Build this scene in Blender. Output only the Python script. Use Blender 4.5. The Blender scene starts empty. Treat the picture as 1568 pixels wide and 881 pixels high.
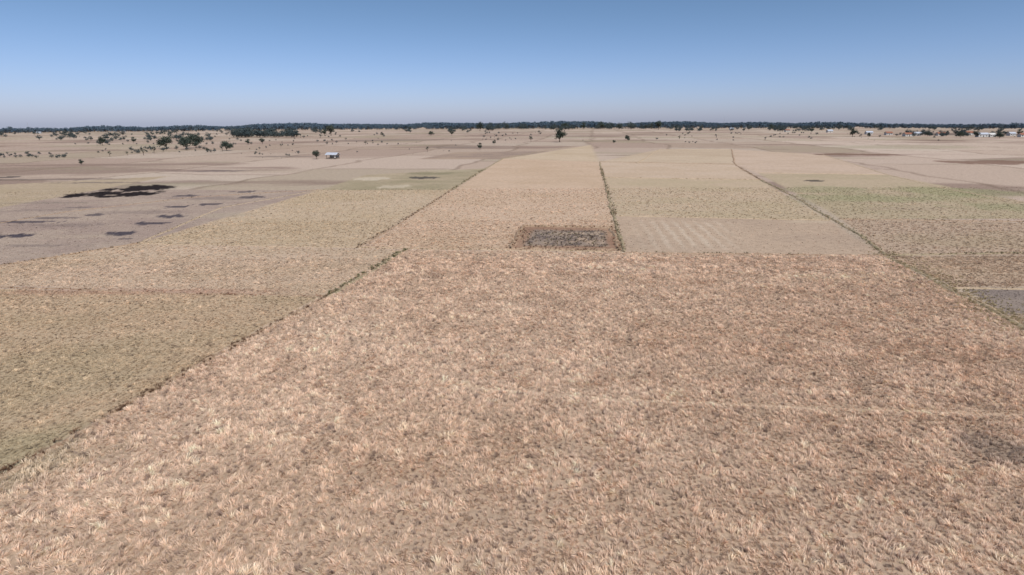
import bpy, bmesh, math, random
import numpy as np
from mathutils import Vector, Matrix
random.seed(7); rng=np.random.default_rng(7)
scene=bpy.context.scene
scene.view_settings.view_transform='Standard'
scene.view_settings.look='None'
scene.view_settings.exposure=0
# ---------------------------------------------------------------- camera
H=20.0; F=871.0; CURV=2.8e-6
R=(Matrix.Rotation(math.radians(90-16.2),3,'X')@Matrix.Rotation(math.radians(-0.25),3,'Z'))
cam=bpy.data.cameras.new("camera"); cam.lens=36*F/1568; cam.sensor_width=36; cam.clip_end=30000; cam.clip_start=0.5
co=bpy.data.objects.new("camera",cam); scene.collection.objects.link(co)
co.matrix_world=Matrix.Translation((0,0,H))@R.to_4x4(); scene.camera=co
def terrain(x,y): return -CURV*x*x
def G(u,v):
    """survey point -> position on the terrain"""
    d=R@Vector(((u-784)/F,-(v-440.5)/F,-1))
    disc=max(0.0,d.z*d.z-4*CURV*d.x*d.x*H)
    t=2*H/max(1e-3,(-d.z+math.sqrt(disc)))
    x,y=d.x*t,d.y*t
    return Vector((x,y,terrain(x,y)))
# ---------------------------------------------------------------- light
EL,ROT=math.radians(54),math.radians(146)
w=bpy.data.worlds.new("World"); scene.world=w; w.use_nodes=True
nt=w.node_tree; nt.nodes.clear()
o=nt.nodes.new('ShaderNodeOutputWorld'); b=nt.nodes.new('ShaderNodeBackground')
sk=nt.nodes.new('ShaderNodeTexSky'); sk.sky_type='NISHITA'; sk.sun_disc=False
sk.sun_elevation=EL; sk.sun_rotation=ROT; sk.air_density=1.0; sk.dust_density=0.6; sk.ozone_density=3.0
tint=nt.nodes.new('ShaderNodeMix'); tint.data_type='RGBA'; tint.blend_type='MULTIPLY'; tint.inputs[0].default_value=1
tcn=nt.nodes.new('ShaderNodeTexCoord'); spn=nt.nodes.new('ShaderNodeSeparateXYZ'); rmp=nt.nodes.new('ShaderNodeMapRange'); rmp.interpolation_type='SMOOTHSTEP'
nt.links.new(tcn.outputs['Generated'],spn.inputs[0]); nt.links.new(spn.outputs[2],rmp.inputs[0]); rmp.inputs[1].default_value=-0.03; rmp.inputs[2].default_value=0.20
hz=nt.nodes.new('ShaderNodeMix'); hz.data_type='RGBA'; hz.inputs[6].default_value=(0.66,0.71,1.10,1); hz.inputs[7].default_value=(0.50,0.57,0.68,1)
nt.links.new(rmp.outputs[0],hz.inputs[0]); nt.links.new(hz.outputs[2],tint.inputs[7])
nt.links.new(sk.outputs[0],tint.inputs[6]); nt.links.new(tint.outputs[2],b.inputs[0]); b.inputs[1].default_value=0.13
nt.links.new(b.outputs[0],o.inputs[0])
sl=bpy.data.lights.new("sun","SUN"); sl.energy=4.3; sl.angle=math.radians(0.5); sl.color=(1,0.97,0.93)
so=bpy.data.objects.new("sun",sl); scene.collection.objects.link(so)
sdir=Vector((math.sin(ROT)*math.cos(EL),math.cos(ROT)*math.cos(EL),math.sin(EL)))
so.rotation_mode='QUATERNION'; so.rotation_quaternion=sdir.to_track_quat('Z','Y'); so.location=(60,-40,120)
# ---------------------------------------------------------------- helpers
def lin(c): 
    c=c/255.0
    return c/12.92 if c<=0.04045 else ((c+0.055)/1.055)**2.4
KALB=0.84; DES=0.09
def L2(c):
    v=np.array([lin(q) for q in c])*KALB; l=v@np.array([.25,.65,.10]); return v*(1-DES)+l*DES
def S(r,g,b,k=1.0): return tuple(float(q)*k for q in L2((r,g,b)))+(1.0,)
class NB:
    def __init__(s,name):
        s.m=bpy.data.materials.new(name); s.m.use_nodes=True; s.t=s.m.node_tree; s.t.nodes.clear()
        s.out=s.t.nodes.new('ShaderNodeOutputMaterial')
    def n(s,ty,**kw):
        x=s.t.nodes.new(ty)
        for k,v in kw.items(): setattr(x,k,v)
        return x
    def put(s,sock,v):
        if isinstance(v,bpy.types.NodeSocket): s.t.links.new(v,sock)
        elif v is not None: sock.default_value=v
    def math(s,op,a,b=None,c=None,clamp=False):
        x=s.n('ShaderNodeMath',operation=op,use_clamp=clamp); s.put(x.inputs[0],a); s.put(x.inputs[1],b)
        if c is not None: s.put(x.inputs[2],c)
        return x.outputs[0]
    def vm(s,op,a,b=None,c=None):
        x=s.n('ShaderNodeVectorMath',operation=op); s.put(x.inputs[0],a); s.put(x.inputs[1],b)
        if c is not None: s.put(x.inputs[2],c)
        return x.outputs['Value'] if op in('DOT_PRODUCT','LENGTH') else x.outputs[0]
    def mix(s,f,a,b,mode='MIX'):
        x=s.n('ShaderNodeMix',data_type='RGBA',blend_type=mode); s.put(x.inputs[0],f); s.put(x.inputs[6],a); s.put(x.inputs[7],b); return x.outputs[2]
    def mr(s,v,a,b,c=0.0,d=1.0,smooth=True):
        x=s.n('ShaderNodeMapRange',interpolation_type='SMOOTHSTEP' if smooth else 'LINEAR')
        for i,q in enumerate((v,a,b,c,d)): s.put(x.inputs[i],q)
        return x.outputs[0]
    def noise(s,vec,scale,detail=2,rough=0.5,color=False):
        x=s.n('ShaderNodeTexNoise'); s.put(x.inputs['Vector'],vec); x.inputs['Scale'].default_value=scale
        x.inputs['Detail'].default_value=detail; x.inputs['Roughness'].default_value=rough
        return x.outputs['Color' if color else 0]
    def principled(s,col,rough=0.9,bump=None,bstr=0.3,bdist=0.1,spec=0.1):
        p=s.n('ShaderNodeBsdfPrincipled'); s.put(p.inputs['Base Color'],col); s.put(p.inputs['Roughness'],rough)
        p.inputs['Specular IOR Level'].default_value=spec
        if bump is not None:
            bn=s.n('ShaderNodeBump'); s.put(bn.inputs['Height'],bump); bn.inputs['Strength'].default_value=bstr; bn.inputs['Distance'].default_value=bdist
            s.t.links.new(bn.outputs[0],p.inputs['Normal'])
        s.t.links.new(p.outputs[0],s.out.inputs[0]); return s.m
def mesh_obj(name,verts,faces,mats=(),smooth=False,link=True):
    me=bpy.data.meshes.new(name); me.from_pydata([tuple(v) for v in verts],[],faces); me.update()
    for m in mats: me.materials.append(m)
    if smooth: me.polygons.foreach_set('use_smooth',[True]*len(me.polygons))
    ob=bpy.data.objects.new(name,me)
    if link: scene.collection.objects.link(ob)
    return ob
def hsh(a,b,s=0):
    q=np.sin(a*127.1+b*311.7+s*74.7)*43758.5453; return q-np.floor(q)
def vnoise(x,y,sc,seed=0):
    x=np.asarray(x)/sc+seed*17.3; y=np.asarray(y)/sc+seed*31.7
    xi=np.floor(x); yi=np.floor(y); fx=x-xi; fy=y-yi; fx=fx*fx*(3-2*fx); fy=fy*fy*(3-2*fy)
    return (hsh(xi,yi)*(1-fx)+hsh(xi+1,yi)*fx)*(1-fy)+(hsh(xi,yi+1)*(1-fx)+hsh(xi+1,yi+1)*fx)*fy
def fbm(x,y,sc,seed=0,octv=4,g=.55):
    s=0;a=1;t=0
    for k in range(octv):
        cx,sx=math.cos(k*1.1),math.sin(k*1.1)
        s=s+a*vnoise(x*cx+y*sx,-x*sx+y*cx,sc/2**k,seed+k*5); t+=a; a*=g
    return s/t
def sstep(v,a,b):
    t=np.clip((v-a)/(b-a),0,1); return t*t*(3-2*t)
def inside(x,y,pts):
    n=len(pts); cx=sum(p.x for p in pts)/n; cy=sum(p.y for p in pts)/n; cur=np.full(x.shape,1e9)
    for i in range(n):
        a,b_=pts[i],pts[(i+1)%n]; dx,dy=b_.x-a.x,b_.y-a.y; L=math.hypot(dx,dy); nx,ny=-dy/L,dx/L; d=nx*a.x+ny*a.y
        if nx*cx+ny*cy-d<0: nx,ny,d=-nx,-ny,-d
        cur=np.minimum(cur,nx*x+ny*y-d)
    return cur
# ---------------------------------------------------------------- fields (survey corners)
# (points, colour A, colour B, tuft height, tuft density)
def P(*pts): return [G(u,v) for u,v in pts]
A0,A1,A2,A3=G(0,728),G(620,383),G(1352,391),G(1568,503)
Apoly=[A0+(A0-A1)*1.2,A1,A2,A3+(A3-A2)*2.5]
fields=[
 (P((-300,450),(0,407),(212,373),(490,292),(150,290),(-300,368)),(162,140,125),(176,155,135),0.12,0.3),
 (P((-300,372),(150,291),(260,270),(0,283),(-300,320)),(182,160,132),(176,155,124),0.15,0.4),
 (P((-700,425),(500,455),(0,728),(-700,1118)),(190,164,132),(180,156,123),0.18,0.95),
 (P((-160,433),(500,455),(620,383),(212,373),(0,407)),(198,172,144),(189,164,134),0.17,0.9),
 (P((212,373),(548,380),(692,291),(490,291)),(188,164,131),(194,170,140),0.18,0.8),
 (P((560,268),(745,258),(692,291),(490,291)),(158,144,112),(180,160,130),0.2,0.7),
 (P((640,244),(850,244),(872,232),(700,233)),(152,130,114),(174,150,126),0.2,0.5),
 (P((552,381),(953,387),(918,248),(770,243)),(202,173,144),(194,165,134),0.2,0.9),
 (P((770,243),(918,248),(905,222),(880,226)),(200,176,146),(190,166,134),0.2,0.5),
 (P((955,387),(1352,391),(1270,338),(945,331)),(180,155,130),(188,162,135),0.12,0.15),
 (P((945,331),(1270,338),(1165,276),(925,272)),(185,164,131),(192,168,138),0.2,0.7),
 (P((925,272),(1165,276),(1125,252),(918,248)),(200,175,148),(194,168,139),0.2,0.5),
 (P((918,248),(1125,252),(1120,229),(1010,229)),(198,175,146),(188,164,135),0.2,0.5),
 (P((1125,252),(1162,266),(1360,268),(1260,237),(1121,229)),(200,174,149),(191,165,138),0.2,0.5),
 (P((1162,266),(1360,268),(1700,335),(1290,336)),(176,158,125),(186,164,134),0.2,0.7),
 (P((1290,336),(1750,344),(1800,392),(1354,391)),(184,159,133),(176,154,124),0.2,0.6),
 (P((1360,392),(1800,392),(1850,440),(1460,440)),(176,150,124),(188,162,133),0.2,0.7),
 (P((1475,442),(1850,446),(1900,490),(1550,492)),(138,123,112),(152,135,120),0.1,0.5),
 (P((1520,482),(1900,484),(2100,600),(1660,560)),(198,174,146),(180,156,128),0.2,0.6),
 (Apoly,(204,175,146),(197,167,137),0.28,1.0),
 (P((803,347),(938,349),(948,384),(783,381)),(154,120,96),(174,141,113),0.1,0.5),
 (P((818,352),(926,354),(930,378),(800,376)),(146,127,112),(162,142,122),0.0,0.0),
]
NF=len(fields)
# dark / pale / green patches : u,v,half-width px, half-height px, colour, strength, raggedness
BK=(46,38,36); DK=(84,76,80)
patches=[
 (180,297,58,5,BK,1,1.5),(215,289,60,4,BK,1,1.5),(145,296,24,5,BK,1,1.4),(250,287,26,2,BK,.9,1),
 (25,361,36,3.4,DK,1,1.2),(180,358,30,3.4,DK,1,1.2),(230,342,26,2.4,DK,.95,1.3),(262,331,22,2.4,DK,.95,1.3),
 (145,329,18,2.2,DK,.8,1.3),(270,317,17,1.8,DK,.95,1.2),(317,313,20,1.6,DK,.9,1.3),(285,300,22,1.5,DK,.85,1.3),
 (385,302,20,1.8,DK,.9,1.2),(378,294,22,1.3,DK,.8,1.2),(35,340,46,2,DK,.9,1.3),(80,334,40,1.6,DK,.7,1.2),(190,366,14,1.5,DK,.8,1),(120,318,24,1.3,DK,.6,1),(60,376,60,2.2,(134,118,108),.6,1),(350,330,50,4,(176,158,134),.6,1),
 (100,345,70,2.6,(134,117,107),.6,1.3),(330,304,60,2.2,(138,122,111),.6,1.3),(220,325,60,2.6,(140,122,111),.6,1.3),(60,322,60,2,(140,122,111),.6,1.3),(120,362,60,3,(176,156,134),.5,1.3),
 (75,275,110,1.3,(116,101,90),.7,1),(0,272,24,1.6,(70,64,64),.8,.8),(150,280,80,1.1,(100,90,84),.6,1),(60,311,90,1.0,(124,114,98),.5,1),
 (652,272,26,1.8,(78,72,70),.85,1),(655,266,40,2.4,(138,129,98),.7,1),(565,274,28,2.4,(200,182,156),.8,1.2),(605,286,26,2.2,(196,178,150),.8,1.2),(690,262,36,2,(186,168,138),.6,1.2),
 (1247,277,16,1.4,(80,72,66),.85,.7),(1330,303,110,7,(154,150,108),.6,1.2),(1440,292,90,7,(148,148,102),.55,1.3),(1260,290,60,5,(160,152,114),.6,1.1),
 (1540,318,90,6,(152,148,108),.55,1.2),(1310,237,60,2.2,(126,98,80),.8,.8),(1530,249,80,3.5,(132,102,84),.85,.8),(1430,215,60,1.6,(128,102,86),.7,.8),
 (1240,340,34,1.8,(198,176,146),.7,.8),(1500,206,120,2,(96,82,76),.7,.8),(1545,690,75,30,(150,130,112),.6,.9),(60,580,170,80,(172,154,120),.4,.7),(20,700,120,60,(158,147,112),.5,.8),(330,488,170,14,(190,162,130),.4,.9),
 (220,447,230,5,(176,138,112),.6,.8),(1480,300,80,4,(154,150,108),.45,.9),(440,262,90,3,(178,158,134),.5,.8),(330,262,60,1.4,(112,98,92),.7,1),
 (1000,207,120,1.0,(150,130,112),.5,1),(600,215,90,1.2,(132,116,102),.6,1),(430,240,60,1.2,(120,106,94),.6,1),(700,226,60,1.2,(134,118,104),.6,1),(1180,222,80,1,(150,128,108),.6,1),(1400,320,80,3,(172,150,124),.5,1),
 (1250,520,260,40,(194,160,128),.35,.8),(1300,425,120,10,(208,180,148),.4,.8),
]
PC=[L2(f[1]) for f in fields]; PD=[L2(f[2]) for f in fields]
cells=[(191,166,145),(178,154,131),(198,174,153),(186,160,138),(173,155,128),(193,169,147),(177,151,132),(198,178,156)]
CELL=np.array([L2(c) for c in cells])
ang=math.radians(7.8)
def field_colour(x,y):
    """procedural albedo of the plain at world x,y"""
    x=np.asarray(x,float); y=np.asarray(y,float); yy=np.maximum(y,0)
    d1=fbm(x,y,2.2,1,3)-.5; d2=fbm(x,y,2.2,9,3)-.5
    xe=x+d1*1.2; ye=y+d2*1.2
    e1=fbm(x,y,60,21,4)-.5; e2=fbm(x,y,60,33,4)-.5
    xr=(x+e1*26)*math.cos(ang)-(y+e2*26)*math.sin(ang); yr=(x+e1*26)*math.sin(ang)+(y+e2*26)*math.cos(ang)
    def grid(wd,dp,s):
        c=np.floor(xr/wd); off=hsh(c,0*c,s)*dp; r=np.floor((yr+off)/dp); fx=xr/wd-c; fy=(yr+off)/dp-r
        return hsh(c,r,s),np.minimum(np.minimum(fx,1-fx)*wd,np.minimum(fy,1-fy)*dp)
    r1,ed1=grid(62,105,1); r2,ed2=grid(190,330,2)
    col=CELL[(r1*7.99).astype(int)]*.55+(L2((164,142,122))*(1-r2)[...,None]+L2((200,179,158))*r2[...,None])*.45
    def mixc(m,c):
        nonlocal col
        col=col*(1-m[...,None])+np.asarray(c)*m[...,None]
    mixc(.65*sstep(fbm(x*.35,y,55,41,5,.62),.56,.66),L2((136,112,97)))
    mixc(.45*sstep(fbm(x*.4,y,70,51,5,.6),.58,.68),L2((156,147,115)))
    mixc(.5*(1-sstep(ed1,.5,1.4+yy*.002)),L2((124,104,84)))
    t=sstep(fbm(x,y,22,61,4,.6)*.6+fbm(x*.5,y*1.4,6,71,3)*.4,.32,.68)
    for i,f in enumerate(fields):
        wd=.2+.004*max(0,sum(p.y for p in f[0])/len(f[0])); m=sstep(inside(xe,ye,f[0]),-wd,wd)
        mixc(m,PC[i]*(1-t)[...,None]+PD[i]*t[...,None])
        if i==9:
            sd=G(992,385)-G(966,333); L=math.hypot(sd.x,sd.y); sv=(xe*sd.y-ye*sd.x)/L
            mm=m*sstep(np.sin(sv*2*math.pi/2.2),-.2,.9)*sstep(inside(x,y,P((950,333),(1140,337),(1170,390),(958,388))),0,9)
            mixc(.5*mm,L2((208,188,162)))
    for (u,v,hw,hh,c,st,rg) in patches:
        ctr=G(u,v); a=abs(G(u+hw,v).x-G(u-hw,v).x)/2; bb=abs(G(u,v-hh).y-G(u,v+hh).y)/2
        s_=min(a,bb)
        X=(x-ctr.x)/a; Y=(y-ctr.y)/bb
        k=(np.abs(X)<2.2)&(np.abs(Y)<2.2)
        if not k.any(): continue
        ll=np.zeros(x.shape); q=np.hypot(X[k],Y[k])+rg*1.5*(fbm(x[k],y[k],max(1.2,s_*.9),int(u)%37,4,.65)-.5)
        ll[k]=1-sstep(q,.8 if st>=.8 else .5,1.0 if st>=.8 else 1.3); mixc(ll*st,L2(c))
    m=sstep(inside(xe,ye,fields[NF-1][0]),0,.6)*sstep(fbm(x,y,1.8,81,4,.7),.50,.58); mixc(.75*m,L2((92,82,78)))
    m=sstep(inside(xe,ye,fields[NF-1][0]),0,.6)*sstep(fbm(x,y,2.2,91,3,.7),.58,.66); mixc(.6*m,L2((190,162,134)))
    return col
# ---------------------------------------------------------------- ground sheet
tr=P((690,592),(950,613),(1250,626),(1568,637),(1900,648))
def track_dist(x,y):
    dist=np.full(x.shape,1e9)
    for a,b_ in zip(tr[:-1],tr[1:]):
        dx,dy=b_.x-a.x,b_.y-a.y; L=dx*dx+dy*dy; t=np.clip(((x-a.x)*dx+(y-a.y)*dy)/L,0,1); dist=np.minimum(dist,np.hypot(x-a.x-t*dx,y-a.y-t*dy))
    return dist+.16*vnoise(x,y,1.5,44)
rows=np.concatenate([np.linspace(-250,7,40),np.geomspace(8,6400,640)]); NC=1250
s_=np.linspace(-1,1,NC); hw_=1.3*np.maximum(rows,0)+260*np.exp(-np.maximum(rows,0)/40)+25
X=s_[None,:]*hw_[:,None]; Y=np.repeat(rows[:,None],NC,1)
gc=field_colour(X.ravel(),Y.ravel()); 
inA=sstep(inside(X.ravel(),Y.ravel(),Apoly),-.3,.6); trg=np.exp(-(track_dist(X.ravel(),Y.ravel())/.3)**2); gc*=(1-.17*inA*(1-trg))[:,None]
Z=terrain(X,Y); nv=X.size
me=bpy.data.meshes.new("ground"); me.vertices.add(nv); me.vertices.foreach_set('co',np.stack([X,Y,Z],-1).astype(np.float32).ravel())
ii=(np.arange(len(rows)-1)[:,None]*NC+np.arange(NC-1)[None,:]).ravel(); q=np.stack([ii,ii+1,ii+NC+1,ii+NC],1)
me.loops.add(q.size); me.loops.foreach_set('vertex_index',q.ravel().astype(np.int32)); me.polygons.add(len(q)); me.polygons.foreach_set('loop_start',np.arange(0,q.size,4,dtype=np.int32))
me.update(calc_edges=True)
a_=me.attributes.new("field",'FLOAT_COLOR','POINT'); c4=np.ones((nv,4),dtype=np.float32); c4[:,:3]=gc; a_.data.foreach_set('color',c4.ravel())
g=NB("dry_field_ground"); pos=g.n('ShaderNodeNewGeometry').outputs['Position']
at=g.n('ShaderNodeAttribute',attribute_type='GEOMETRY',attribute_name='field')
n_mid=g.noise(pos,0.7,4,0.65); n_fine=g.noise(pos,3.8,4,0.8)
tone=g.math('ADD',g.math('MULTIPLY_ADD',n_mid,0.7,0.65),g.math('MULTIPLY_ADD',n_fine,1.5,-0.75))
tc=g.n('ShaderNodeCombineXYZ'); [g.put(tc.inputs[i],tone) for i in range(3)]
me.materials.append(g.principled(g.vm('MULTIPLY',at.outputs['Color'],tc.outputs[0]),0.95,bump=n_fine,bstr=0.6,bdist=0.12,spec=0.03))
gob=bpy.data.objects.new("ground",me); scene.collection.objects.link(gob)
# ---------------------------------------------------------------- tuft variants
def strawmat(name):
    t=NB(name)
    at=t.n('ShaderNodeAttribute',attribute_type='INSTANCER',attribute_name='tcol')
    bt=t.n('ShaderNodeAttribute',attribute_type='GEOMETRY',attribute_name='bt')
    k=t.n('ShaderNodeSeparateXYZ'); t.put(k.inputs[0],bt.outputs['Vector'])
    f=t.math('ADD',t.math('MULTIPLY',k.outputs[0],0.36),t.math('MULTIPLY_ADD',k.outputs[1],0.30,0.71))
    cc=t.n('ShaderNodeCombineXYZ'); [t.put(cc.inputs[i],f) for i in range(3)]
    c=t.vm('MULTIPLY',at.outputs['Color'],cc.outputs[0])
    d=t.n('ShaderNodeBsdfDiffuse'); t.put(d.inputs[0],c); tr_=t.n('ShaderNodeBsdfTranslucent'); t.put(tr_.inputs[0],c)
    ms=t.n('ShaderNodeMixShader'); ms.inputs[0].default_value=0.32
    t.t.links.new(d.outputs[0],ms.inputs[1]); t.t.links.new(tr_.outputs[0],ms.inputs[2]); t.t.links.new(ms.outputs[0],t.out.inputs[0])
    return t.m
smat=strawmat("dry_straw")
tcoll=bpy.data.collections.new("stubble_variants")
for k in range(12):
    V=[];Fc=[];bt=[]
    nb=random.randint(20,26)
    ln=random.uniform(0.1,0.6)
    for i in range(nb):
        az=random.uniform(0,2*math.pi); r=random.uniform(0,.30); bx,by=r*math.cos(az),r*math.sin(az)
        L=random.uniform(0.5,1.1); out=random.uniform(.1,.7)
        dirx=math.cos(az)*out+ln*0.9; diry=math.sin(az)*out
        wd=random.uniform(.05,.10); pa=random.uniform(0,math.pi); wx,wy=math.cos(pa)*wd/2,math.sin(pa)*wd/2
        tn=random.random(); base=len(V)
        for s_ in range(3):
            t_=s_/2; hz_=L*(t_-0.32*t_*t_*out*1.5); ox=dirx*L*t_**1.4*0.75; oy=diry*L*t_**1.4*0.7; q=[1,.95,.35][s_]
            V+= [(bx+ox-wx*q,by+oy-wy*q,hz_),(bx+ox+wx*q,by+oy+wy*q,hz_)]; bt+=[(t_,tn,0)]*2
        for s_ in range(2):
            a=base+2*s_; Fc.append((a,a+1,a+3,a+2))
    ob=mesh_obj("stubble_tuft_%d"%k,V,Fc,[smat],link=False); tcoll.objects.link(ob)
    at=ob.data.attributes.new("bt",'FLOAT_VECTOR','POINT'); at.data.foreach_set('vector',np.array(bt,dtype=np.float32).ravel())
def instancer(name,coll,pts,rots,scls,cols,nvar):
    me=bpy.data.meshes.new(name); n=len(pts); me.vertices.add(n); me.vertices.foreach_set('co',np.asarray(pts,dtype=np.float32).ravel())
    def add(nm,ty,key,arr,dt=np.float32):
        a=me.attributes.new(nm,ty,'POINT'); a.data.foreach_set(key,np.asarray(arr,dtype=dt).ravel())
    add('rot','FLOAT_VECTOR','vector',rots); add('scl','FLOAT_VECTOR','vector',scls)
    c4=np.ones((n,4)); c4[:,:3]=cols; add('tcol','FLOAT_COLOR','color',c4); add('idx','INT','value',rng.integers(0,nvar,n),np.int32)
    me.update(); ob=bpy.data.objects.new(name,me); scene.collection.objects.link(ob)
    nt=bpy.data.node_groups.new(name+"_nodes",'GeometryNodeTree')
    nt.interface.new_socket('Geometry',in_out='INPUT',socket_type='NodeSocketGeometry'); nt.interface.new_socket('Geometry',in_out='OUTPUT',socket_type='NodeSocketGeometry')
    gi=nt.nodes.new('NodeGroupInput'); go=nt.nodes.new('NodeGroupOutput')
    ip=nt.nodes.new('GeometryNodeInstanceOnPoints'); ci=nt.nodes.new('GeometryNodeCollectionInfo')
    ci.inputs['Collection'].default_value=coll; ci.inputs['Separate Children'].default_value=True; ci.inputs['Reset Children'].default_value=True
    def na(nm,dt):
        x=nt.nodes.new('GeometryNodeInputNamedAttribute'); x.data_type=dt; x.inputs['Name'].default_value=nm; return x.outputs['Attribute']
    e=nt.nodes.new('FunctionNodeEulerToRotation')
    l=nt.links.new
    l(gi.outputs[0],ip.inputs['Points']); l(ci.outputs[0],ip.inputs['Instance']); ip.inputs['Pick Instance'].default_value=True
    l(na('idx','INT'),ip.inputs['Instance Index']); l(na('rot','FLOAT_VECTOR'),e.inputs[0]); l(e.outputs[0],ip.inputs['Rotation']); l(na('scl','FLOAT_VECTOR'),ip.inputs['Scale'])
    l(ip.outputs[0],go.inputs[0])
    md=ob.modifiers.new("scatter",'NODES'); md.node_group=nt
    return ob
def plant_grid(s1,s2,ymin,ymax,j):
    a=np.arange(-230,260,s1); b_=np.arange(-10,230,s2); AA,BB=np.meshgrid(a,b_); AA=AA.ravel(); BB=BB.ravel()
    AA=AA+rng.normal(0,j*s1,AA.size); BB=BB+rng.normal(0,j*s2,BB.size)
    x=AA*math.cos(ang)+BB*math.sin(ang); y=-AA*math.sin(ang)+BB*math.cos(ang)
    k=(y>ymin)&(y<=ymax)&(np.abs(x)<1.0*y+10)
    return x[k],y[k]
gs=[plant_grid(.33,.26,12,50,.19),plant_grid(.36,.30,50,85,.32),plant_grid(.5,.5,85,120,.7),plant_grid(.8,.8,120,180,.8)]
x=np.concatenate([q[0] for q in gs]); y=np.concatenate([q[1] for q in gs])
fid=np.full(x.shape,-1)
for i,f in enumerate(fields): fid[inside(x,y,f[0])>0.15]=i
hgt=np.array([f[3] for f in fields]+[0.15]); den=np.array([f[4] for f in fields]+[0.3])
dist=track_dist(x,y)
ck2=vnoise(x,y,.8,13)
dA=inside(x,y,Apoly)
keep=(rng.random(x.size)<den[fid]*(.76+.5*ck2))&(hgt[fid]>0)&(np.abs(dA)>.32)
x,y,fid=x[keep],y[keep],fid[keep]; dist=dist[keep]; n=x.size
colr=field_colour(x,y)
lum=colr@np.array([.25,.65,.10]); dsf=np.where(fid==19,.15,.08)[:,None]; colr=colr*(1-dsf)+lum[:,None]*dsf
pat=vnoise(x,y,1.0,8)
tn=(0.78+0.50*rng.random(n)**1.3)*(0.86+0.28*pat)
colr=colr*tn[:,None]*np.where(fid==19,1.60,1.38)[:,None]
trk=np.exp(-(dist/.34)**2); colr*=(1+.22*trk)[:,None]
dk=rng.random(n)<0.09; colr[dk]*=np.array([.52,.50,.52])
colr=np.clip(colr,0,.88)
lean=vnoise(x,y,1.5,11)*5.0
rots=np.zeros((n,3)); rots[:,2]=lean+rng.normal(0,1.0,n); rots[:,0]=rng.normal(0,.12,n); rots[:,1]=rng.normal(0,.12,n)+.1
s=hgt[fid]*(0.72+0.56*rng.random(n))*(0.78+.44*pat)*(1-.5*trk)
scl=np.stack([s*1.2,s*1.2,s*np.where(hgt[fid]>.25,1.05,1.0)],1)
wide=np.where(hgt[fid]<.25,1.45,1.0)*np.where(y>75,1.25,1.0); scl[:,0]*=wide; scl[:,1]*=wide
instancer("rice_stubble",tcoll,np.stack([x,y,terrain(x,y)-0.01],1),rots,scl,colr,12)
print("tufts",n)
# ---------------------------------------------------------------- bunds
def bundmat(name,ca,cb):
    t=NB(name); p=t.n('ShaderNodeNewGeometry').outputs['Position']
    f=t.mr(t.noise(p,0.5,4,.7),.4,.6); c=t.mix(f,S(*ca),S(*cb)); n2=t.noise(p,4,3,.7)
    c=t.mix(t.mr(n2,.35,.7,0,.5),c,S(200,176,146))
    return t.principled(c,.95,bump=n2,bstr=.7,bdist=.1,spec=.03)
bm_brown=bundmat("bund_dry_earth",(148,119,93),(166,137,109)); bm_green=bundmat("bund_grassy",(134,124,92),(162,142,112)); bm_pale=bundmat("bund_pale",(198,172,140),(176,152,120))
bpts=[];bcol=[];bsc=[]
def bund(uvs,width,height,mat,gcol=None,gden=2.0,gh=.3,name="earth_bund"):
    pts=P(*uvs); line=[]
    for a,b_ in zip(pts[:-1],pts[1:]):
        L=(b_-a).length; k=max(2,int(L/max(0.6,L/300)))
        for i in range(k): line.append(a.lerp(b_,i/k))
    line.append(pts[-1]); V=[];Fc=[]; off=0
    for i,p in enumerate(line):
        d=(line[min(i+1,len(line)-1)]-line[max(i-1,0)]); d.z=0; d.normalize(); nn=Vector((d.y,-d.x,0))
        off=off*.93+random.gauss(0,.08); ww=width*random.uniform(.7,1.3); hh=height*random.uniform(.5,1.25)
        for q,hz_ in((-.9,-.05),(-.4,.75),(0,1),(.4,.75),(.9,-.05)):
            v=p+nn*(q*ww/2+off); V.append((v.x,v.y,terrain(v.x,v.y)+hz_*hh+random.uniform(-.02,.02)*(hz_>0)))
        if i:
            for s_ in range(4):
                a=(i-1)*5+s_; Fc.append((a,a+1,a+6,a+5))
    mesh_obj(name,V,Fc,[mat],smooth=True)
    if gcol:
        gcol=tuple(min(255,c*1.08+9) for c in gcol)
        for i in range(len(line)-1):
            dd=(line[i+1]-line[i]).length; mid=line[i]
            if mid.y>260: continue
            cl=float(vnoise(mid.x,mid.y,4.0,5))*1.6
            for _ in range(np.random.poisson(gden*dd*cl)):
                p=line[i].lerp(line[i+1],random.random()); bpts.append((p.x+random.gauss(0,width*.4),p.y+random.gauss(0,width*.4),terrain(p.x,p.y)+height*.4))
                k=random.uniform(.6,1.35); c=L2(gcol)*k; bcol.append(c if random.random()<.65 else L2((204,176,142))*k); bsc.append(gh*random.uniform(.5,1.3))
np.random.seed(3)
bund([(-420,962),(0,728),(160,640)],.55,.22,bm_brown,(116,86,64),8,.25)
bund([(160,640),(300,562),(430,492),(500,455)],.55,.22,bm_brown,(114,86,64),8,.26)
bund([(500,455),(545,427),(622,382)],.65,.24,bm_green,(102,100,66),8,.30)
bund([(-300,430),(0,441),(150,445),(270,450),(500,455)],.4,.1,bm_brown,(156,116,90),3,.2)
bund([(-300,455),(0,407),(110,390),(212,373)],.6,.16,bm_brown,(130,108,86),3,.26)
bund([(212,373),(340,318),(490,291)],.8,.08,bm_pale,(166,148,116),2,.2)
bund([(212,373),(380,377),(548,380),(622,382),(783,383),(955,387)],.45,.12,bm_pale,(156,138,104),2.5,.2)
bund([(955,387),(1150,389),(1352,391)],.6,.15,bm_brown,(136,122,92),3,.24)
bund([(546,380),(600,349),(660,312),(692,291)],.6,.2,bm_brown,(112,92,70),3,.29)
bund([(692,291),(735,264),(770,243),(835,231),(880,224)],.9,.22,bm_green,(114,110,78),2,.38)
bund([(955,386),(945,350),(938,320),(928,285),(918,249)],.8,.25,bm_green,(118,108,80),4,.32)
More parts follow.
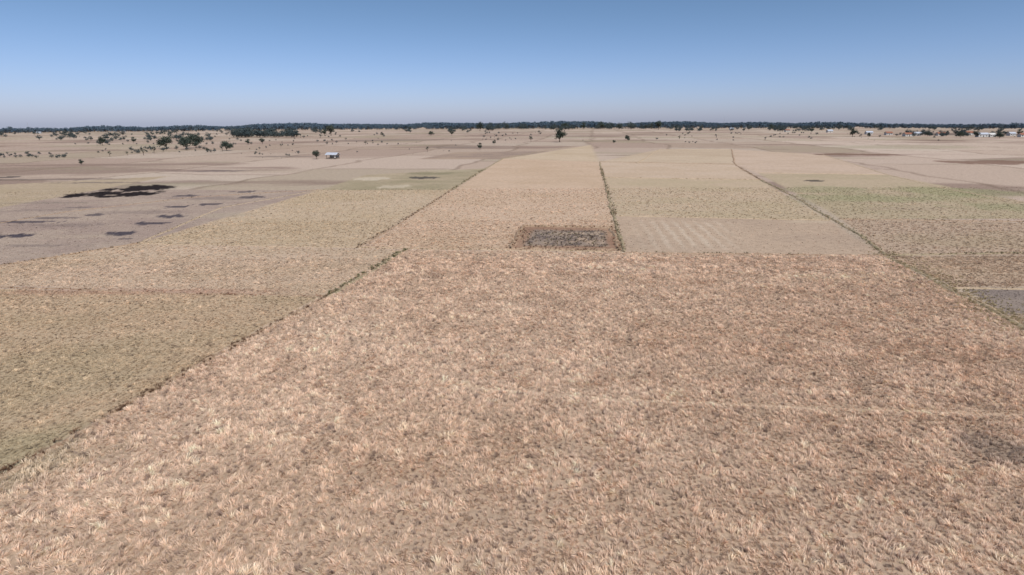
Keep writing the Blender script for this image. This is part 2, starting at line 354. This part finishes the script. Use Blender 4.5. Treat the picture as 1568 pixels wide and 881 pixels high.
bund([(945,331),(1100,334),(1270,338)],.5,.15,bm_pale,(172,150,114),2,.22)
bund([(925,272),(1040,274),(1165,276)],.6,.2,bm_pale,(160,142,108),2,.3)
bund([(918,248),(1125,252)],.7,.2,bm_brown)
bund([(975,250),(1010,229),(1120,229)],.9,.2,bm_pale)
bund([(1120,229),(1125,252),(1165,276)],.9,.2,bm_brown,(134,116,92),2,.3)
bund([(1165,276),(1225,306),(1275,337),(1320,362),(1354,391)],.8,.2,bm_green,(136,126,88),3,.26)
bund([(1354,391),(1410,418),(1470,452),(1568,503),(1760,600)],.7,.14,bm_green,(150,136,100),3,.26)
bund([(1160,265),(1360,268)],.7,.2,bm_pale)
bund([(1260,237),(1360,268),(1440,288),(1700,335)],.8,.16,bm_pale)
bund([(1285,336),(1568,340),(1750,345)],.6,.18,bm_brown,(136,118,86),3,.26)
bund([(1354,391),(1568,388),(1800,388)],.6,.18,bm_green,(128,118,84),3,.26)
bund([(1455,441),(1568,443),(1800,446)],.5,.14,bm_pale,(164,138,108),2,.22)
bund([(1475,448),(1530,480),(1560,496)],.5,.14,bm_pale,(194,166,130),2,.22)
bund([(0,342),(100,325),(300,302),(490,291)],.4,.12,bm_brown,(124,110,92),1,.22)
bund([(783,381),(803,347),(938,349),(948,384)],.9,.3,bm_brown,(140,104,80),3,.32,"plot_bank")
bund([(783,381),(948,384)],.9,.25,bm_brown,(140,108,84),3,.3,"plot_bank")
for _ in range(600):
    p=G(random.uniform(800,930),random.uniform(353,379)); bpts.append((p.x,p.y,0)); bcol.append(L2(random.choice([(104,90,82),(162,140,120),(126,116,86),(204,180,150),(144,118,98)]))); bsc.append(random.uniform(.12,.36))
for _ in range(1900):
    t_=random.random(); u=1354+t_*330; v=391+t_*168; p=G(u+random.gauss(0,18),v+random.gauss(0,7)); bpts.append((p.x,p.y,0)); bcol.append(L2((192,172,130))*random.uniform(.75,1.3)); bsc.append(random.uniform(.13,.27))
m_=len(bpts); rr=np.zeros((m_,3)); rr[:,2]=rng.random(m_)*6.28
sc_=np.array(bsc); instancer("bund_grass",tcoll,np.array(bpts),rr,np.stack([sc_*1.3,sc_*1.3,sc_],1),np.array(bcol),12)
# ---------------------------------------------------------------- trees
def leafmat(name,dark,light):
    t=NB(name); bt=t.n('ShaderNodeAttribute',attribute_type='GEOMETRY',attribute_name='bt'); k=t.n('ShaderNodeSeparateXYZ'); t.put(k.inputs[0],bt.outputs['Vector'])
    oi=t.n('ShaderNodeObjectInfo').outputs['Random']
    c=t.mix(k.outputs[1],dark,light); c=t.mix(t.math('MULTIPLY',oi,.25),c,(0.13,0.12,0.08,1))
    d=t.n('ShaderNodeBsdfDiffuse'); t.put(d.inputs[0],c); t.t.links.new(d.outputs[0],t.out.inputs[0]); return t.m
leaf=leafmat("tree_leaves",(0.038,0.053,0.048,1),(0.080,0.096,0.072,1))
leaf_mid_hazed=leafmat("belt_leaves_haze_tint",(0.046,0.064,0.072,1),(0.084,0.107,0.104,1))  # belt foliage lightened and blued: mild distance haze painted into the leaf colour
leaf_far_hazed=leafmat("distant_leaves_haze_tint",(0.070,0.108,0.150,1),(0.10,0.145,0.188,1))  # aerial haze of the far treeline is mixed into this bluish base colour
t=NB("tree_bark"); bark=t.principled(t.mix(t.noise(t.n('ShaderNodeNewGeometry').outputs['Position'],3,4,.6),(0.09,0.065,0.045,1),(0.18,0.14,0.10,1)),.9)
def tube(V,Fc,bt,mi,p,q,r0,r1,n=6):
    d=(q-p).normalized(); a=d.orthogonal().normalized(); b_=d.cross(a); base=len(V)
    for c,r in((p,r0),(q,r1)):
        for i in range(n):
            th=2*math.pi*i/n; V.append(c+(a*math.cos(th)+b_*math.sin(th))*r); bt.append((0,.5,0))
    for i in range(n): Fc.append((base+i,base+(i+1)%n,base+n+(i+1)%n,base+n+i)); mi.append(0)
def make_tree(name,seed,cw,c0,lobes,nleaf,ls,lm,flat=1.0):
    """unit height tree: cw crown half width, c0 crown base height"""
    r=random.Random(seed); V=[];Fc=[];bt=[];mi=[]
    bend=Vector((r.uniform(-.04,.04),r.uniform(-.04,.04),0)); fork=Vector((0,0,c0*.75))+bend
    tube(V,Fc,bt,mi,Vector((0,0,-.02)),fork*.5+bend*.3,.035,.027); tube(V,Fc,bt,mi,fork*.5+bend*.3,fork,.027,.022)
    lc=[]
    for i in range(lobes):
        az=2*math.pi*i/lobes+r.uniform(-.5,.5); rad=cw*r.uniform(.25,.75); z=c0+(1-c0)*r.uniform(.2,.8)*(1-.3*rad/cw)
        lr=cw*r.uniform(.32,.5); lc.append((Vector((rad*math.cos(az),rad*math.sin(az),z)),lr))
    lc.append((Vector((r.uniform(-.1,.1)*cw,0,c0+(1-c0)*.72)),cw*.5))
    for c,lr in lc:
        mid=fork.lerp(c,.5)+Vector((r.uniform(-.03,.03),r.uniform(-.03,.03),.02)); tube(V,Fc,bt,mi,fork,mid,.016,.010,5); tube(V,Fc,bt,mi,mid,c,.010,.004,4)
        tn0=r.random()
        sub=[(c+Vector((r.gauss(0,1),r.gauss(0,1),r.gauss(0,.6))).normalized()*lr*r.uniform(.4,1),r.random()) for _ in range(9)]
        for k in range(int(nleaf/len(lc))):
            sc,tn=r.choice(sub); p=sc+Vector((r.gauss(0,1),r.gauss(0,1),r.gauss(0,.7*flat)))*lr*.27
            if p.z>1.0: p.z=1.0-(p.z-1)*.5
            if p.z<c0*.8: continue
            nn=Vector((r.gauss(0,1),r.gauss(0,1),r.gauss(0,1)+.6)).normalized(); a=nn.orthogonal().normalized(); b_=nn.cross(a); th=r.uniform(0,6.28)
            a,b_=a*math.cos(th)+b_*math.sin(th),b_*math.cos(th)-a*math.sin(th); s_=ls*r.uniform(.5,1.3); base=len(V)
            V+=[p-a*s_,p-b_*s_*.55,p+a*s_,p+b_*s_*.55]; tt=min(1,max(0,.25*tn0+.45*tn+.3*r.random())); bt+=[(0,tt,0)]*4; Fc.append((base,base+1,base+2,base+3)); mi.append(1)
    me=bpy.data.meshes.new(name); me.from_pydata([tuple(v) for v in V],[],Fc); me.materials.append(bark); me.materials.append(lm)
    me.polygons.foreach_set('material_index',mi); at=me.attributes.new("bt",'FLOAT_VECTOR','POINT'); at.data.foreach_set('vector',np.array(bt,dtype=np.float32).ravel()); me.update(); return me
spread=[make_tree("spreading_tree_mesh%d"%i,i,.68,.2,9,1900,.045,leaf) for i in range(3)]
rounds=[make_tree("round_tree_mesh%d"%i,10+i,.46,.25,8,1400,.042,leaf) for i in range(3)]
thin=[make_tree("thin_tree_mesh%d"%i,20+i,.36,.34,5,340,.038,leaf) for i in range(3)]
def tree(name,u,vb,hpx,kind):
    p=G(u,vb); me=random.choice(kind); h=hpx*p.y/F*1.1
    ob=bpy.data.objects.new(name,me); scene.collection.objects.link(ob); ob.location=p; ob.scale=(h*random.uniform(.9,1.15),h*random.uniform(.9,1.15),h); ob.rotation_euler=(0,0,random.uniform(0,6.28))
for u,v,h,k,nm in [(857,218,19,rounds,"acacia_tree"),(813,218,9,thin,"sapling_tree"),(735,229,9,rounds,"acacia_tree"),(757,221,6,rounds,"shrub_tree"),(655,233,8,thin,"sapling_tree"),
  (485,244,12,rounds,"mango_tree"),(125,253,8,rounds,"acacia_tree"),(254,228,17,spread,"mango_tree"),(286,229,17,spread,"mango_tree"),(300,227,19,spread,"mango_tree"),(220,238,12,thin,"acacia_tree"),
  (236,235,9,thin,"acacia_tree"),(348,231,13,spread,"acacia_tree"),(341,232,9,thin,"acacia_tree"),(318,233,6,rounds,"shrub_tree"),(157,223,12,rounds,"acacia_tree"),(507,208,14,rounds,"mango_tree"),(497,208,9,rounds,"mango_tree"),
  (380,222,8,rounds,"acacia_tree"),(402,221,8,rounds,"acacia_tree"),(205,219,8,rounds,"acacia_tree"),(660,208,6,spread,"acacia_tree"),(692,208,7,rounds,"acacia_tree"),
  (960,214,6,spread,"shrub_tree"),(1305,210,12,rounds,"acacia_tree"),(1243,203,8,rounds,"acacia_tree"),(1040,213,5,thin,"sapling_tree"),(1330,210,6,rounds,"acacia_tree"),(1008,199,12,rounds,"acacia_tree"),
  (168,240,8,thin,"sapling_tree"),(195,238,6,thin,"sapling_tree"),(560,222,6,thin,"sapling_tree"),(430,226,5,thin,"sapling_tree"),(940,219,4,spread,"shrub_tree"),(962,216,4,spread,"shrub_tree"),
  (1470,211,8,spread,"mango_tree"),(1494,210,8,spread,"mango_tree"),(1530,212,9,spread,"mango_tree"),(1420,209,6,spread,"mango_tree"),(1560,208,9,rounds,"mango_tree"),(530,216,5,thin,"sapling_tree"),
  (735,201,12,rounds,"acacia_tree"),(920,198,10,rounds,"acacia_tree"),(893,198,9,rounds,"acacia_tree"),(865,199,9,spread,"acacia_tree"),(1180,200,8,rounds,"acacia_tree"),(585,208,5,rounds,"shrub_tree")]:
    tree(nm,u,v,h,k)
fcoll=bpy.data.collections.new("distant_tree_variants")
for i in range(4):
    me=make_tree("distant_tree_%d"%i,40+i,.6,.1,6,240,.085,leaf_far_hazed); fcoll.objects.link(bpy.data.objects.new("distant_tree_%d"%i,me))
ncoll=bpy.data.collections.new("belt_tree_variants")
for i in range(4):
    me=make_tree("belt_tree_%d"%i,60+i,.50,.14,6,400,.06,leaf_mid_hazed); ncoll.objects.link(bpy.data.objects.new("belt_tree_%d"%i,me))
def mass(name,coll,pts,hs):
    n=len(pts); r=np.zeros((n,3)); r[:,2]=rng.random(n)*6.28; h=np.array(hs); wv=rng.uniform(.8,1.3,n); instancer(name,coll,np.array(pts),r,np.stack([h*wv,h*wv,h],1),np.ones((n,3))*.5,4)
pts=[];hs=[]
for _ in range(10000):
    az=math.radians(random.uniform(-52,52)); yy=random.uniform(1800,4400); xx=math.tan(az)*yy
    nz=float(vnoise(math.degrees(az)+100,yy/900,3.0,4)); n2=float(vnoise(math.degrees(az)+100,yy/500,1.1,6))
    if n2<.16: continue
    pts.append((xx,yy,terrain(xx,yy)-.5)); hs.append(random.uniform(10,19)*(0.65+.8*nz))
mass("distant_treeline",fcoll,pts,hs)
pts=[];hs=[]
def belt(u0,u1,v0,v1,n,h0,h1,nc=0):
    cs=[random.uniform(u0,u1) for _ in range(nc)]
    for _ in range(n):
        u=random.choice(cs)+random.gauss(0,(u1-u0)/nc*.2) if nc else random.uniform(u0,u1)
        p=G(u,random.uniform(v0,v1)); pts.append(tuple(p)); hs.append(random.uniform(h0,h1)*p.y/F)
belt(360,455,208,211,85,6,13); belt(357,385,208,211,14,9,15); belt(735,1010,196.5,198.5,120,4,10,22); belt(690,760,198,201,16,5,9,4); belt(1010,1568,196,202,170,2.5,7,34); belt(0,360,207,216,75,3,8,14)
belt(1300,1568,205,210,70,3,8,14); belt(450,720,198,204,60,3,6,13); belt(830,880,198,200,14,5,9); belt(100,345,214,222,36,3,8,9); belt(0,400,202,207,60,2.5,5,14)
mass("tree_belt",ncoll,pts,hs)
pts=[];hs=[]
belt(-60,110,236,243,34,3,6); belt(150,480,220,240,34,1.5,5,9); belt(0,700,205,225,80,1.5,4.5,16); belt(700,1568,203,216,100,1,4,26); belt(200,330,228,236,20,3,7); belt(1040,1080,217,220,6,1.5,3); belt(500,700,215,240,12,1,3); belt(400,470,236,244,3,1,3)
mass("scrub_vegetation",ncoll,pts,hs)
# ---------------------------------------------------------------- buildings
def flatmat(name,c,rough=.8,var=.25):
    t=NB(name); n_=t.noise(t.n('ShaderNodeTexCoord').outputs['Object'],1.3,4,.6); c2=tuple(x*(1-var) for x in c[:3])+(1,); return t.principled(t.mix(t.mr(n_,.35,.65),c,c2),rough)
mw=flatmat("lime_wash",(.62,.6,.55,1)); mr_=flatmat("roof_metal",(.5,.52,.56,1),.5); mt=flatmat("roof_tile",(.3,.14,.09,1)); md_=flatmat("dark_opening",(.03,.03,.03,1)); mwd=flatmat("weathered_wood",(.14,.1,.07,1))
def box(name,x0,x1,y0,y1,z0,z1,mat,parent):
    V=[(x,y,z) for z in(z0,z1) for y in(y0,y1) for x in(x0,x1)]; ob=mesh_obj(name,V,[(0,2,3,1),(4,5,7,6),(0,1,5,4),(2,6,7,3),(0,4,6,2),(1,3,7,5)],[mat]); ob.parent=parent; return ob
def roof(name,L,W,z0,z1,oh,mat,parent,th=.12):
    l=L/2+oh; w_=W/2+oh; V=[(-l,-w_,z0),(l,-w_,z0),(l,0,z1),(-l,0,z1),(-l,w_,z0),(l,w_,z0)]; V+=[(a,b_,c+th) for a,b_,c in V]
    ob=mesh_obj(name,V,[(0,3,2,1),(3,4,5,2),(6,7,8,9),(9,8,11,10),(0,1,7,6),(4,10,11,5),(0,6,9,3),(3,9,10,4),(1,2,8,7),(2,5,11,8)],[mat]); ob.parent=parent
def empty(name,p,rz):
    e=bpy.data.objects.new(name,None); scene.collection.objects.link(e); e.location=p; e.rotation_euler=(0,0,rz); return e
def house(u,v,L,W,hw,rm,rz):
    e=empty("farm_house",G(u,v),rz)
    box("walls",-L/2,L/2,-W/2,W/2,-.3,hw,mw,e)
    for s_ in(-1,1):
        gx=s_*(L/2-.06); gb=mesh_obj("gable",[(gx,-W/2,hw),(gx,W/2,hw),(gx,0,hw+W*.32)],[(0,1,2)],[mw]); gb.parent=e
    roof("roof",L,W,hw-.1,hw+W*.34,.5,rm,e)
    box("door",-.5,.5,-W/2-.04,-W/2+.02,0,2.1,md_,e)
    for k in(-1,1): box("window",k*L*.3-.6,k*L*.3+.6,-W/2-.04,-W/2+.02,1,2.1,md_,e)
house(1390,209,12,6,3,mt,.1); house(1404,208,9,6,3.2,mr_,-.2); house(1482,207,14,7,3.2,mt,.15); house(1503,210,13,6,3.4,mr_,0); house(1517,210,9,6,3,mw,.2); house(1548,208,9,6,3,mr_,.1); house(1360,207,9,6,3,mt,0); house(1330,206,10,6,3,mr_,0)
house(60,205,10,6,3,mr_,.2); house(1120,199,10,6,3,mr_,.2); house(1440,208,10,6,3,mt,-.1); house(1270,203,10,6,3,mr_,.1); house(1205,202,9,6,3,mt,.2); house(1566,210,10,6,3,mt,0)
e=empty("field_shelter",G(510,243.5),-.25)
for sx_ in(-3,0,3):
    for sy_ in(-1.8,1.8): box("post",sx_-.09,sx_+.09,sy_-.09,sy_+.09,0,2.3,mwd,e)
box("platform",-3.1,3.1,-1.9,1.9,.55,.7,mwd,e); box("back_wall",-3.05,3.05,1.95,2.02,.7,2.2,mw,e); box("side_wall",2.0,3.0,-1.98,-1.91,.7,2.2,mw,e); roof("roof",6.4,4,2.3,3.5,.5,mr_,e)
def tower(u,v,h):
    p=G(u,v); V=[];Fc=[];bt=[];mi=[]
    c=[Vector((a,b_,0)) for a,b_ in((-2,-2),(2,-2),(2,2),(-2,2))]
    for k in range(8):
        for i in range(4):
            f=lambda q,kk:Vector((q.x*(1-kk/8.5),q.y*(1-kk/8.5),h*kk/8)); a,b_=c[i],c[(i+1)%4]
            tube(V,Fc,bt,mi,f(a,k),f(a,k+1),.12,.12,4); tube(V,Fc,bt,mi,f(a,k),f(b_,k+1),.07,.07,4)
    ob=mesh_obj("communication_tower",V,Fc,[mr_]); ob.location=p
tower(45,203,38); tower(1108,194.5,40)
